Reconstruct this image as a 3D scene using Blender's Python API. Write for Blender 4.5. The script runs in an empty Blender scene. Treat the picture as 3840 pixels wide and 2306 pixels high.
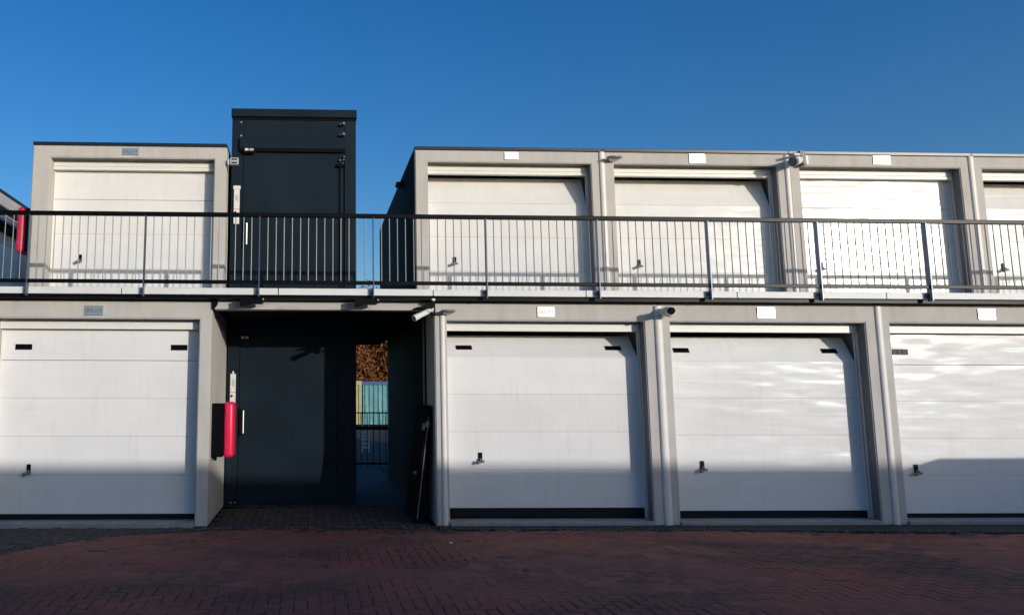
import bpy, bmesh, math, random
from mathutils import Vector, Matrix
R = math.radians
random.seed(7)
sc = bpy.context.scene
COL = sc.collection

# ------------------------------------------------------------------ camera
F_PX, XP, YP, W_PX, H_PX = 2957.97, 1254.2, 1089.34, 3840.0, 2306.0
YAW, PITCH, ROLL, EYE = 0.0321, 0.1366, 0.0024, 1.583
cy, sy, cp, sp = math.cos(YAW), math.sin(YAW), math.cos(PITCH), math.sin(PITCH)
c_, s_ = math.cos(ROLL), math.sin(ROLL)
right0, fwd, up0 = Vector((cy, -sy, 0)), Vector((sy*cp, cy*cp, sp)), Vector((-sy*sp, -cy*sp, cp))
rgt, upv = right0*c_ + up0*s_, up0*c_ - right0*s_
cam_data = bpy.data.cameras.new('camera')
cam = bpy.data.objects.new('camera', cam_data); COL.objects.link(cam)
M = Matrix.Identity(4)
for i in range(3):
    M[i][0], M[i][1], M[i][2] = rgt[i], upv[i], -fwd[i]
M[0][3], M[1][3], M[2][3] = 0, 0, EYE
cam.matrix_world = M
cam_data.sensor_fit = 'HORIZONTAL'; cam_data.sensor_width = 36
cam_data.lens = F_PX / W_PX * 36
cam_data.shift_x = (W_PX/2 - XP) / W_PX
cam_data.shift_y = (YP - H_PX/2) / W_PX
cam_data.clip_start, cam_data.clip_end = 0.05, 3000
sc.camera = cam

# ------------------------------------------------------------------ light
SUN_AZ, SUN_EL = R(36.4), R(8.9)          # to the right of, and behind, the camera
sun_dir = Vector((math.sin(SUN_AZ)*math.cos(SUN_EL), -math.cos(SUN_AZ)*math.cos(SUN_EL), math.sin(SUN_EL)))
world = bpy.data.worlds.new('World'); sc.world = world; world.use_nodes = True
wn, wl = world.node_tree.nodes, world.node_tree.links
wn.clear()
sky = wn.new('ShaderNodeTexSky'); sky.sky_type = 'NISHITA'; sky.sun_disc = False
sky.sun_elevation = SUN_EL; sky.sun_rotation = math.pi - SUN_AZ
sky.altitude = 0; sky.air_density = 1.0; sky.dust_density = 1.5; sky.ozone_density = 3.0
hsv = wn.new('ShaderNodeHueSaturation'); hsv.inputs['Saturation'].default_value = 1.29; hsv.inputs['Hue'].default_value = 0.511
bg = wn.new('ShaderNodeBackground'); bg.inputs[1].default_value = 0.15
wo = wn.new('ShaderNodeOutputWorld')
wl.new(sky.outputs[0], hsv.inputs['Color']); wl.new(hsv.outputs[0], bg.inputs[0]); wl.new(bg.outputs[0], wo.inputs[0])
sl = bpy.data.lights.new('sun', 'SUN'); sl.energy = 2.2; sl.angle = R(0.53); sl.color = (1.0, 0.955, 0.90)
sun = bpy.data.objects.new('sun', sl); COL.objects.link(sun)
sun.rotation_euler = sun_dir.to_track_quat('Z', 'Y').to_euler(); sun.location = (20, -20, 20)
vs = sc.view_settings
vs.view_transform = 'Standard'; vs.look = 'None'; vs.exposure = 0.21; vs.gamma = 1; vs.use_curve_mapping = False

# ------------------------------------------------------------------ materials
def mat(name, col, rough=0.6, metal=0.0, var=0.0, vscale=3.0, bump=0.0, bscale=60.0, stain=None, spec=0.5, coat=0.0):
    m = bpy.data.materials.new(name); m.use_nodes = True
    n, l = m.node_tree.nodes, m.node_tree.links
    b = n['Principled BSDF']
    b.inputs['Base Color'].default_value = (*col, 1); b.inputs['Roughness'].default_value = rough
    b.inputs['Metallic'].default_value = metal; b.inputs['Specular IOR Level'].default_value = spec
    b.inputs['Coat Weight'].default_value = coat
    g = n.new('ShaderNodeNewGeometry')
    if var:
        t = n.new('ShaderNodeTexNoise'); t.inputs['Scale'].default_value = vscale; t.inputs['Detail'].default_value = 6
        t.inputs['Roughness'].default_value = 0.62
        l.new(g.outputs['Position'], t.inputs['Vector'])
        mr = n.new('ShaderNodeMapRange'); mr.inputs[1].default_value = 0.3; mr.inputs[2].default_value = 0.7
        mr.inputs[3].default_value = 1-var; mr.inputs[4].default_value = 1+var
        l.new(t.outputs[0], mr.inputs[0])
        mx = n.new('ShaderNodeVectorMath'); mx.operation = 'SCALE'; mx.inputs[0].default_value = col
        l.new(mr.outputs[0], mx.inputs['Scale'])
        out = mx.outputs[0]
        if stain:
            t2 = n.new('ShaderNodeTexNoise'); t2.inputs['Scale'].default_value = stain[1]; t2.inputs['Detail'].default_value = 8
            mp = n.new('ShaderNodeMapping'); mp.inputs['Scale'].default_value = stain[2]
            l.new(g.outputs['Position'], mp.inputs[0]); l.new(mp.outputs[0], t2.inputs['Vector'])
            r2 = n.new('ShaderNodeMapRange'); r2.inputs[1].default_value = 0.5; r2.inputs[2].default_value = 0.75
            r2.inputs[4].default_value = stain[3]; l.new(t2.outputs[0], r2.inputs[0])
            m2 = n.new('ShaderNodeMix'); m2.data_type = 'RGBA'; m2.inputs['B'].default_value = (*stain[0], 1)
            l.new(r2.outputs[0], m2.inputs['Factor']); l.new(out, m2.inputs['A']); out = m2.outputs['Result']
        l.new(out, b.inputs['Base Color'])
    if bump:
        t = n.new('ShaderNodeTexNoise'); t.inputs['Scale'].default_value = bscale; t.inputs['Detail'].default_value = 4
        l.new(g.outputs['Position'], t.inputs['Vector'])
        bp = n.new('ShaderNodeBump'); bp.inputs['Strength'].default_value = 1.0; bp.inputs['Distance'].default_value = bump
        l.new(t.outputs[0], bp.inputs['Height']); l.new(bp.outputs[0], b.inputs['Normal'])
    return m

MT = {}
MT['plaster'] = mat('plaster', (0.555, 0.518, 0.478), 0.85, var=0.06, vscale=2.5, bump=0.0012, bscale=160,
                    stain=((0.38, 0.35, 0.31), 3.0, (2.5, 2.5, 0.35), 0.35), spec=0.3)
MT['frame_white'] = mat('frame_white', (0.84, 0.82, 0.78), 0.42, var=0.03, vscale=4)
MT['shade_grey'] = mat('shade_grey', (0.13, 0.14, 0.155), 0.6, var=0.08, vscale=5)  # dark grey standing in for plaster in shade
MT['pipe_white'] = mat('pipe_white', (0.78, 0.74, 0.68), 0.45, var=0.06, vscale=5)
MT['anthracite'] = mat('anthracite', (0.010, 0.019, 0.029), 0.55, var=0.22, vscale=1.1, bump=0.0004, bscale=30, spec=0.08)
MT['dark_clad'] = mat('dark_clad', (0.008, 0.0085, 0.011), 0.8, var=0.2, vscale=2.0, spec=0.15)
MT['trim'] = mat('trim', (0.010, 0.013, 0.024), 0.33, var=0.1)
MT['black'] = mat('black', (0.0025, 0.0025, 0.0035), 0.36, var=0.15, vscale=8, spec=0.13)
MT['matt_black'] = mat('matt_black', (0.006, 0.006, 0.006), 0.9, spec=0.1)
MT['rubber'] = mat('rubber', (0.012, 0.012, 0.014), 0.8, spec=0.2)
MT['steel'] = mat('steel', (0.20, 0.20, 0.195), 0.45, metal=0.35, var=0.12, vscale=9)
MT['post_steel'] = mat('post_steel', (0.12, 0.15, 0.20), 0.4, metal=0.65, var=0.12, vscale=9)
MT['alu'] = mat('alu', (0.62, 0.62, 0.60), 0.36, metal=0.9, var=0.04, vscale=20)
MT['plate_ink'] = mat('plate_ink', (0.11, 0.11, 0.11), 0.6)
MT['edge_white'] = mat('edge_white', (0.76, 0.76, 0.75), 0.5, var=0.07, vscale=3)
MT['deck'] = mat('deck', (0.30, 0.29, 0.28), 0.8, var=0.15, vscale=4, bump=0.001)
MT['beam'] = mat('beam', (0.50, 0.49, 0.46), 0.7, var=0.10, vscale=3, stain=((0.2, 0.19, 0.17), 3, (1, 1, 3), 0.5))
MT['concrete'] = mat('concrete', (0.33, 0.32, 0.30), 0.85, var=0.18, vscale=6, bump=0.002, bscale=40)
MT['asphalt'] = mat('asphalt', (0.020, 0.020, 0.021), 0.9, var=0.4, vscale=14, bump=0.004, bscale=90,
                    stain=((0.055, 0.048, 0.042), 2.2, (1, 1, 1), 0.6))
MT['soil'] = mat('soil', (0.265, 0.092, 0.060), 0.95, var=0.35, vscale=3, bump=0.003, bscale=70, stain=((0.13, 0.060, 0.046), 0.8, (1, 1, 1), 0.8))
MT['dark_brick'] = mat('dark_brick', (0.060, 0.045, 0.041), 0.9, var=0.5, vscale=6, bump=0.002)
MT['grit'] = mat('grit', (0.13, 0.12, 0.11), 0.9, var=0.5, vscale=30)
MT['skylit_floor'] = mat('skylit_floor', (0.020, 0.034, 0.070), 0.75, var=0.5, vscale=1.5, bump=0.001)  # blue of the skylight in this shade is put into the colour
MT['red'] = mat('red', (0.80, 0.016, 0.075), 0.38, var=0.06, vscale=12)
MT['cam_white'] = mat('cam_white', (0.74, 0.73, 0.70), 0.4, var=0.03)
MT['cam_grey'] = mat('cam_grey', (0.16, 0.16, 0.17), 0.5, var=0.05)
MT['lamp_grey'] = mat('lamp_grey', (0.22, 0.20, 0.18), 0.6, var=0.05)
MT['light_box'] = mat('light_box', (0.42, 0.47, 0.50), 0.4, var=0.03)
MT['glass_dark'] = mat('glass_dark', (0.01, 0.012, 0.02), 0.08)
MT['pink'] = mat('pink', (0.62, 0.42, 0.42), 0.5)
MT['paper'] = mat('paper', (0.75, 0.74, 0.72), 0.8)
MT['sticker'] = mat('sticker', (0.42, 0.36, 0.30), 0.7)
MT['teal'] = mat('teal', (0.10, 0.30, 0.32), 0.6, var=0.25, vscale=3, stain=((0.36, 0.52, 0.53), 2, (3, 1, 0.2), 0.7))
MT['yellow'] = mat('yellow', (0.46, 0.43, 0.22), 0.6, var=0.15, vscale=3)
MT['blue_band'] = mat('blue_band', (0.04, 0.10, 0.26), 0.5, var=0.1)
MT['bark'] = mat('bark', (0.07, 0.05, 0.035), 0.9, var=0.3, vscale=8, bump=0.01, bscale=20)
MT['leaf'] = mat('leaf', (0.19, 0.070, 0.020), 0.7, var=0.5, vscale=1.7)
MT['tyre'] = mat('tyre', (0.015, 0.015, 0.015), 0.85)
MT['van_paint'] = mat('van_paint', (0.45, 0.46, 0.48), 0.3, var=0.02, coat=0.4)

def door_material():
    m = bpy.data.materials.new('door_white'); m.use_nodes = True
    n, l = m.node_tree.nodes, m.node_tree.links
    b = n['Principled BSDF']; b.inputs['Roughness'].default_value = 0.20; b.inputs['Specular IOR Level'].default_value = 0.2
    g = n.new('ShaderNodeNewGeometry')
    t = n.new('ShaderNodeTexNoise'); t.inputs['Scale'].default_value = 1.6; t.inputs['Detail'].default_value = 5
    l.new(g.outputs['Position'], t.inputs['Vector'])
    cr = n.new('ShaderNodeValToRGB')
    cr.color_ramp.elements[0].position = 0.35; cr.color_ramp.elements[0].color = (0.81, 0.79, 0.765, 1)
    cr.color_ramp.elements[1].position = 0.65; cr.color_ramp.elements[1].color = (0.85, 0.835, 0.81, 1)
    l.new(t.outputs[0], cr.inputs[0])
    t3 = n.new('ShaderNodeTexNoise'); t3.inputs['Scale'].default_value = 6; t3.inputs['Detail'].default_value = 7
    mp3 = n.new('ShaderNodeMapping'); mp3.inputs['Scale'].default_value = (2.0, 1, 0.25)
    l.new(g.outputs['Position'], mp3.inputs[0]); l.new(mp3.outputs[0], t3.inputs['Vector'])
    r3 = n.new('ShaderNodeMapRange'); r3.inputs[1].default_value = 0.55; r3.inputs[2].default_value = 0.8; r3.inputs[4].default_value = 0.25
    l.new(t3.outputs[0], r3.inputs[0])
    mx = n.new('ShaderNodeMix'); mx.data_type = 'RGBA'; mx.inputs['B'].default_value = (0.60, 0.57, 0.52, 1)
    l.new(r3.outputs[0], mx.inputs['Factor']); l.new(cr.outputs[0], mx.inputs['A'])
    oi = n.new('ShaderNodeObjectInfo')
    ro = n.new('ShaderNodeMapRange'); ro.inputs[3].default_value = 0.965; ro.inputs[4].default_value = 1.015
    l.new(oi.outputs['Random'], ro.inputs[0])
    sv = n.new('ShaderNodeVectorMath'); sv.operation = 'SCALE'
    l.new(mx.outputs['Result'], sv.inputs[0]); l.new(ro.outputs[0], sv.inputs['Scale'])
    l.new(sv.outputs[0], b.inputs['Base Color'])
    # sheet steel waviness: long shallow dents, wider than tall
    mp = n.new('ShaderNodeMapping'); mp.inputs['Scale'].default_value = (2.3, 1.0, 8.6)
    l.new(g.outputs['Position'], mp.inputs[0])
    w = n.new('ShaderNodeTexNoise'); w.inputs['Scale'].default_value = 1.0; w.inputs['Detail'].default_value = 0.5
    l.new(mp.outputs[0], w.inputs['Vector'])
    wv = n.new('ShaderNodeTexNoise'); wv.inputs['Scale'].default_value = 260; wv.inputs['Detail'].default_value = 2
    l.new(g.outputs['Position'], wv.inputs['Vector'])
    b1 = n.new('ShaderNodeBump'); b1.inputs['Distance'].default_value = 0.0088; l.new(w.outputs[0], b1.inputs['Height'])
    b2 = n.new('ShaderNodeBump'); b2.inputs['Distance'].default_value = 0.00012; l.new(wv.outputs[0], b2.inputs['Height'])
    l.new(b1.outputs[0], b2.inputs['Normal']); l.new(b2.outputs[0], b.inputs['Normal'])
    return m
MT['door'] = door_material()

def brick_material(name, single):
    m = bpy.data.materials.new(name); m.use_nodes = True
    n, l = m.node_tree.nodes, m.node_tree.links
    b = n['Principled BSDF']; b.inputs['Roughness'].default_value = 0.85; b.inputs['Specular IOR Level'].default_value = 0.25
    g = n.new('ShaderNodeNewGeometry')
    if single:
        rnd = n.new('ShaderNodeObjectInfo').outputs['Random']
    else:
        rnd = g.outputs['Random Per Island']
    cr = n.new('ShaderNodeValToRGB'); cr.color_ramp.interpolation = 'LINEAR'
    e = cr.color_ramp.elements
    e[0].position = 0.0; e[0].color = (0.305, 0.085, 0.055, 1)
    e[1].position = 1.0; e[1].color = (0.37, 0.118, 0.075, 1)
    for p, c in ((0.25, (0.33, 0.096, 0.061)), (0.5, (0.32, 0.103, 0.068)), (0.75, (0.34, 0.098, 0.063)), (0.9, (0.29, 0.098, 0.070))):
        x = e.new(p); x.color = (*c, 1)
    l.new(rnd, cr.inputs[0])
    # broad patches of grime, position based
    t = n.new('ShaderNodeTexNoise'); t.inputs['Scale'].default_value = 0.55; t.inputs['Detail'].default_value = 6; t.inputs['Roughness'].default_value = 0.6
    l.new(g.outputs['Position'], t.inputs['Vector'])
    r1 = n.new('ShaderNodeMapRange'); r1.inputs[1].default_value = 0.40; r1.inputs[2].default_value = 0.60; r1.inputs[4].default_value = 0.9
    l.new(t.outputs[0], r1.inputs[0])
    m1 = n.new('ShaderNodeMix'); m1.data_type = 'RGBA'; m1.inputs['B'].default_value = (0.105, 0.060, 0.053, 1)
    l.new(r1.outputs[0], m1.inputs['Factor']); l.new(cr.outputs[0], m1.inputs['A'])
    # sandy dust swept over the bricks
    t2 = n.new('ShaderNodeTexNoise'); t2.inputs['Scale'].default_value = 1.3; t2.inputs['Detail'].default_value = 8; t2.inputs['Roughness'].default_value = 0.7
    mp = n.new('ShaderNodeMapping'); mp.inputs['Location'].default_value = (13, 4, 0); mp.inputs['Scale'].default_value = (0.6, 1.4, 1)
    l.new(g.outputs['Position'], mp.inputs[0]); l.new(mp.outputs[0], t2.inputs['Vector'])
    r2 = n.new('ShaderNodeMapRange'); r2.inputs[1].default_value = 0.45; r2.inputs[2].default_value = 0.7; r2.inputs[4].default_value = 0.6
    l.new(t2.outputs[0], r2.inputs[0])
    m2 = n.new('ShaderNodeMix'); m2.data_type = 'RGBA'; m2.inputs['B'].default_value = (0.33, 0.125, 0.078, 1)
    l.new(r2.outputs[0], m2.inputs['Factor']); l.new(m1.outputs['Result'], m2.inputs['A'])
    t3 = n.new('ShaderNodeTexNoise'); t3.inputs['Scale'].default_value = 45; t3.inputs['Detail'].default_value = 5
    l.new(g.outputs['Position'], t3.inputs['Vector'])
    r3 = n.new('ShaderNodeMapRange'); r3.inputs[1].default_value = 0.3; r3.inputs[2].default_value = 0.7; r3.inputs[3].default_value = 0.72; r3.inputs[4].default_value = 1.22
    l.new(t3.outputs[0], r3.inputs[0])
    v = n.new('ShaderNodeVectorMath'); v.operation = 'SCALE'
    l.new(m2.outputs['Result'], v.inputs[0]); l.new(r3.outputs[0], v.inputs['Scale']); l.new(v.outputs[0], b.inputs['Base Color'])
    bp = n.new('ShaderNodeBump'); bp.inputs['Distance'].default_value = 0.002; l.new(t3.outputs[0], bp.inputs['Height']); l.new(bp.outputs[0], b.inputs['Normal'])
    return m
MT['brick_single'] = brick_material('brick_single', True)
MT['brick_mass'] = brick_material('brick_mass', False)

# ------------------------------------------------------------------ helpers
def tag(o, label=None, cat=None, group=None, kind=None):
    for k, v in (('label', label), ('category', cat), ('group', group), ('kind', kind)):
        if v: o[k] = v
    return o
def thing(name, label, cat, loc, group=None, rotz=0):
    o = bpy.data.objects.new(name, None); COL.objects.link(o)
    o.empty_display_size = 0.2; o.location = loc; o.rotation_euler = (0, 0, rotz)
    return tag(o, label, cat, group)
class G:
    """collects world-space geometry, then links it as ONE mesh object"""
    def __init__(s): s.bm = bmesh.new()
    def box(s, x0, x1, y0, y1, z0, z1, bev=0.0):
        b = bmesh.new()
        bmesh.ops.create_cube(b, size=1)
        for v in b.verts:
            v.co = Vector(((x0+x1)/2+v.co.x*(x1-x0), (y0+y1)/2+v.co.y*(y1-y0), (z0+z1)/2+v.co.z*(z1-z0)))
        if bev: bmesh.ops.bevel(b, geom=b.edges[:], offset=bev, segments=1, affect='EDGES', profile=0.5)
        return s.add(b)
    def add(s, b, M=None):
        if M: b.transform(M)
        me = bpy.data.meshes.new('tmp'); b.to_mesh(me); b.free(); s.bm.from_mesh(me); bpy.data.meshes.remove(me); return s
    def obox(s, c, size, rot=(0, 0, 0), bev=0.0):
        from mathutils import Euler
        b = bmesh.new(); bmesh.ops.create_cube(b, size=1)
        for v in b.verts: v.co = Vector((v.co.x*size[0], v.co.y*size[1], v.co.z*size[2]))
        if bev: bmesh.ops.bevel(b, geom=b.edges[:], offset=bev, segments=1, affect='EDGES', profile=0.5)
        return s.add(b, Matrix.Translation(c) @ Euler(rot).to_matrix().to_4x4())
    def prism(s, pts, axis, a, b_):
        """2-D outline extruded along an axis: axis 'y' takes (x,z), 'x' takes (y,z), 'z' takes (x,y)"""
        def P(p, t): return {'y': (p[0], t, p[1]), 'x': (t, p[0], p[1]), 'z': (p[0], p[1], t)}[axis]
        b = bmesh.new()
        A = [b.verts.new(P(p, a)) for p in pts]; B = [b.verts.new(P(p, b_)) for p in pts]
        b.faces.new(A); b.faces.new(B[::-1])
        for i in range(len(pts)):
            j = (i+1) % len(pts); b.faces.new((A[j], A[i], B[i], B[j]))
        bmesh.ops.recalc_face_normals(b, faces=b.faces[:])
        return s.add(b)
    def cyl(s, p, q, r, r2=None, seg=16):
        p, q = Vector(p), Vector(q); d = q-p
        b = bmesh.new(); bmesh.ops.create_cone(b, cap_ends=True, segments=seg, radius1=r, radius2=r if r2 is None else r2, depth=d.length)
        return s.add(b, Matrix.Translation((p+q)/2) @ d.to_track_quat('Z', 'Y').to_matrix().to_4x4())
    def ball(s, c, r, scale=(1, 1, 1), seg=20, rot=None):
        b = bmesh.new(); bmesh.ops.create_uvsphere(b, u_segments=seg, v_segments=seg//2, radius=r)
        Mx = Matrix.Translation(c)
        if rot: 
            from mathutils import Euler
            Mx = Mx @ Euler(rot).to_matrix().to_4x4()
        return s.add(b, Mx @ Matrix.Diagonal((*scale, 1)))
    def build(s, name, m, parent=None, smooth=False, origin=None):
        """mesh in the parent's local space (parents here are unrotated unless noted)"""
        off = Vector(origin) if origin else Vector((0, 0, 0))
        if parent is not None and origin is None:
            off = world_loc(parent)
        for v in s.bm.verts: v.co -= off
        me = bpy.data.meshes.new(name); s.bm.to_mesh(me); s.bm.free()
        me.materials.append(MT[m] if isinstance(m, str) else m)
        if smooth:
            for p in me.polygons: p.use_smooth = True
            try: me.set_sharp_from_angle(angle=R(8 if name == 'panel' else 40))
            except Exception: pass
        o = bpy.data.objects.new(name, me); COL.objects.link(o)
        if parent is not None:
            o.parent = parent
            if origin: o.location = off - world_loc(parent)
        else: o.location = off
        return o
def world_loc(o):
    p = Vector((0, 0, 0))
    while o is not None: p += Vector(o.location); o = o.parent
    return p
def text_part(txt, size, m, parent, centre, name='lettering', depth=0.0015):
    cu = bpy.data.curves.new('t', 'FONT'); cu.body = txt; cu.size = size; cu.align_x = 'CENTER'; cu.align_y = 'CENTER'; cu.extrude = depth
    to = bpy.data.objects.new('t', cu); COL.objects.link(to)
    dg = bpy.context.evaluated_depsgraph_get()
    me = bpy.data.meshes.new_from_object(to.evaluated_get(dg)); bpy.data.objects.remove(to)
    me.materials.clear(); me.materials.append(MT[m])
    me.transform(Matrix.Rotation(R(90), 4, 'X'))
    o = bpy.data.objects.new(name, me); COL.objects.link(o); o.parent = parent
    o.location = Vector(centre) - world_loc(parent)
    return o
def project(p):
    d = Vector(p) - Vector((0, 0, EYE))
    f = d.dot(fwd)
    if f < 0.1: return None
    return XP + F_PX*d.dot(rgt)/f, YP - F_PX*d.dot(upv)/f

# ------------------------------------------------------------------ layout constants (metres)
YL, YU = 10.237, 11.889          # front planes of the lower and the upper row
UW = 2.98                        # one garage every 2.98 m
A0 = 1.636                       # left side of the right-hand block
B0 = -1.2625                     # right side of the lower left garage
ZL, ZU = 2.83, 5.45              # top of the lower and upper fronts
ZD = 2.99                        # walkway level

# ------------------------------------------------------------------ ground, paving
def ymin(x):
    pts = [(-9, 6.6), (-3.165, 8.52), (-2.81, 9.12), (-2.29, 9.63), (-1.365, 9.99), (-0.9, 10.14), (1.0, 10.16), (1.62, 9.99), (4.4, 9.88), (8.65, 9.62), (15, 9.3)]
    for (a, b), (c, d) in zip(pts, pts[1:]):
        if a <= x <= c: return b + (d-b)*(x-a)/(c-a)
    return pts[0][1] if x < pts[0][0] else pts[-1][1]
g = G(); g.box(-900, 900, -900, 900, -0.6, -0.035)
ground = tag(g.build('ground', 'asphalt'), kind='structure')
# sand bed of the paving: it fills the joints up in places and lies deep in others
from mathutils import noise as mnoise
def undul(x, y): return 0.006*math.sin(x*0.9+y*0.5) + 0.004*math.sin(y*1.7-x*0.6+1) - 0.004
def sand(x, y):
    f = mnoise.fractal(Vector((x*0.45+3.1, y*0.75+1.7, 0)), 1.0, 2.0, 4) + 0.24
    if y < 7.4: f -= (7.4-y)*0.22
    k = min(1.0, max(0.0, 0.5+f*1.9))
    if y > ymin(x)-0.05 or y > 10.08: return -0.03
    return undul(x, y) - 0.013 + 0.0125*k + 0.0012*mnoise.noise(Vector((x*9, y*9, 2)))
SV, SF = [], []
nx, ny = 300, 112
for j_ in range(ny+1):
    for i_ in range(nx+1):
        x_, y_ = -9 + 24*i_/nx, 1.5 + 8.75*j_/ny
        SV.append((x_, y_, sand(x_, y_)))
for j_ in range(ny):
    for i_ in range(nx):
        a = j_*(nx+1)+i_; SF.append((a, a+1, a+nx+2, a+nx+1))
me = bpy.data.meshes.new('paving'); me.from_pydata(SV, [], SF); me.materials.append(MT['soil'])
for p in me.polygons: p.use_smooth = True
paving = bpy.data.objects.new('paving', me); COL.objects.link(paving); tag(paving, kind='structure')
# dark strip between bricks and garages
g = G()
xs = [-9, -6, -3.165, -2.81, -2.29, -1.8, -1.365, -1.2] + []
xs2 = [1.64, 2.5, 4.4, 6.5, 8.65, 12, 15]
def strip(xx):
    pts = [(x, ymin(x)) for x in xx] + [(xx[-1], 10.236), (xx[0], 10.236)]
    g.prism(pts, 'z', -0.03, 0.002 if xx[0] > 0 else -0.016)
strip(xs); strip(xs2)
tag(g.build('gutter_strip', 'asphalt'), kind='structure')

BW, JT = 0.105, 0.006
def brick_verts(cx, cy_, lx, ly, dz, tx, ty):
    hx, hy, ch = lx/2-JT/2, ly/2-JT/2, 0.007
    top = dz
    def z(x, y): return top + tx*x + ty*y
    vs_ = []
    for (a, b, h) in ((hx, hy, -0.03), (hx, hy, -ch), (hx-ch, hy-ch, 0)):
        for sx, sy_ in ((-1, -1), (1, -1), (1, 1), (-1, 1)):
            x, y = a*sx, b*sy_
            vs_.append((cx+x, cy_+y, (z(x, y)+h)))
    fs = [(8, 9, 10, 11)]
    for o in (0, 4):
        for i in range(4):
            j = (i+1) % 4; fs.append((o+i, o+j, o+4+j, o+4+i))
    return vs_, fs
bricks = []
i0, i1, j0, j1 = int(-8.5/BW), int(14.5/BW), int(2.2/BW), int(12.9/BW)
for i in range(i0, i1):
    for j in range(j0, j1):
        k = (i-j) % 4
        if k == 0: cx, cy_, lx, ly = (i+1)*BW, (j+.5)*BW, 2*BW, BW
        elif k == 3: cx, cy_, lx, ly = (i+.5)*BW, (j+1)*BW, BW, 2*BW
        else: continue
        if cy_ > 10.12:
            if not (-1.20 < cx < 1.56 and cy_ < 12.05): continue
        elif cx > 1.0 and cy_ > ymin(cx)-0.06 + 0.07*mnoise.noise(Vector((cx*2.3, 4.2, 0))): continue
        bricks.append((cx, cy_, lx, ly))
vis = []
for n_, b in enumerate(bricks):
    p = project((b[0], b[1], 0))
    if p and 10 < p[0] < W_PX-10 and p[1] < H_PX-8: vis.append((b[1], n_))
vis.sort(); single = set(n_ for _, n_ in vis[:300])
protos = {}
for key, (lx, ly) in (('h', (2*BW, BW)), ('v', (BW, 2*BW))):
    v, f = brick_verts(0, 0, lx, ly, 0, 0, 0)
    me = bpy.data.meshes.new('brick'); me.from_pydata(v, [], f); me.materials.append(MT['brick_single']); protos[key] = me
V, Fc, V2, F2 = [], [], [], []
for n_, (cx, cy_, lx, ly) in enumerate(bricks):
    dz = undul(cx, cy_) + random.uniform(-0.003, 0.002)
    tx, ty = random.uniform(-.018, .018), random.uniform(-.018, .018)
    if n_ in single:
        o = bpy.data.objects.new('brick', protos['h' if lx > ly else 'v']); COL.objects.link(o)
        o.parent = paving; o.location = (cx, cy_, dz); o.rotation_euler = (ty, -tx, random.uniform(-.02, .02))
    else:
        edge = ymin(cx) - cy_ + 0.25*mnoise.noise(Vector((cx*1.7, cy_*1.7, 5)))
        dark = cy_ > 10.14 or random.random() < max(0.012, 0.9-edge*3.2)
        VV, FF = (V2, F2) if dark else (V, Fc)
        v, f = brick_verts(cx, cy_, lx, ly, dz, tx, ty); n0 = len(VV)
        VV += v; FF += [tuple(a+n0 for a in q) for q in f]
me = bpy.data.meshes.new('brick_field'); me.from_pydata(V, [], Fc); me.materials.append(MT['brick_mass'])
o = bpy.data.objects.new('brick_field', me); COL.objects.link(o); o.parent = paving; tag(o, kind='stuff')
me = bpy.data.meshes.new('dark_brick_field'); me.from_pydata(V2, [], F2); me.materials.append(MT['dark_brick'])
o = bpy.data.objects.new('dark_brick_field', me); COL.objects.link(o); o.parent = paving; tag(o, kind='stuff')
# grit and small stones along the dark strip
V, Fc = [], []
rg = random.Random(4)
for k in range(2600):
    x_ = rg.uniform(-4.6, 10) if k % 3 else rg.uniform(-4.6, -0.9)
    yb = ymin(max(-4.6, x_)); y_ = yb + abs(rg.gauss(0, 0.16)) - 0.08
    if y_ > 10.2: continue
    r = rg.uniform(0.004, 0.013) * (1.5 if rg.random() < 0.08 else 1); z_ = max(0.002, undul(x_, y_)) + r*0.3
    n0 = len(V)
    V += [(x_+r*rg.uniform(.7, 1.2), y_, z_), (x_, y_+r*rg.uniform(.7, 1.2), z_), (x_-r*rg.uniform(.7, 1.2), y_, z_), (x_, y_-r, z_), (x_+rg.uniform(-.3, .3)*r, y_, z_+r*rg.uniform(.5, .9)), (x_, y_, z_-r)]
    Fc += [tuple(a+n0 for a in q) for q in ((0, 1, 4), (1, 2, 4), (2, 3, 4), (3, 0, 4), (1, 0, 5), (2, 1, 5), (3, 2, 5), (0, 3, 5))]
me = bpy.data.meshes.new('grit'); me.from_pydata(V, [], Fc); me.materials.append(MT['grit'])
o = bpy.data.objects.new('grit', me); COL.objects.link(o); tag(o, 'scattered grit and pebbles along the dark strip', 'gravel', kind='stuff')

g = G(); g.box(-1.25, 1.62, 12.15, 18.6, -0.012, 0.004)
tag(g.build('passage_floor', 'skylit_floor'), kind='structure')
g = G(); g.box(-11.8, -4.30, 11.95, 22, -0.02, 2.84)
tag(g.build('terrace', 'concrete'), kind='structure')

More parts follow.
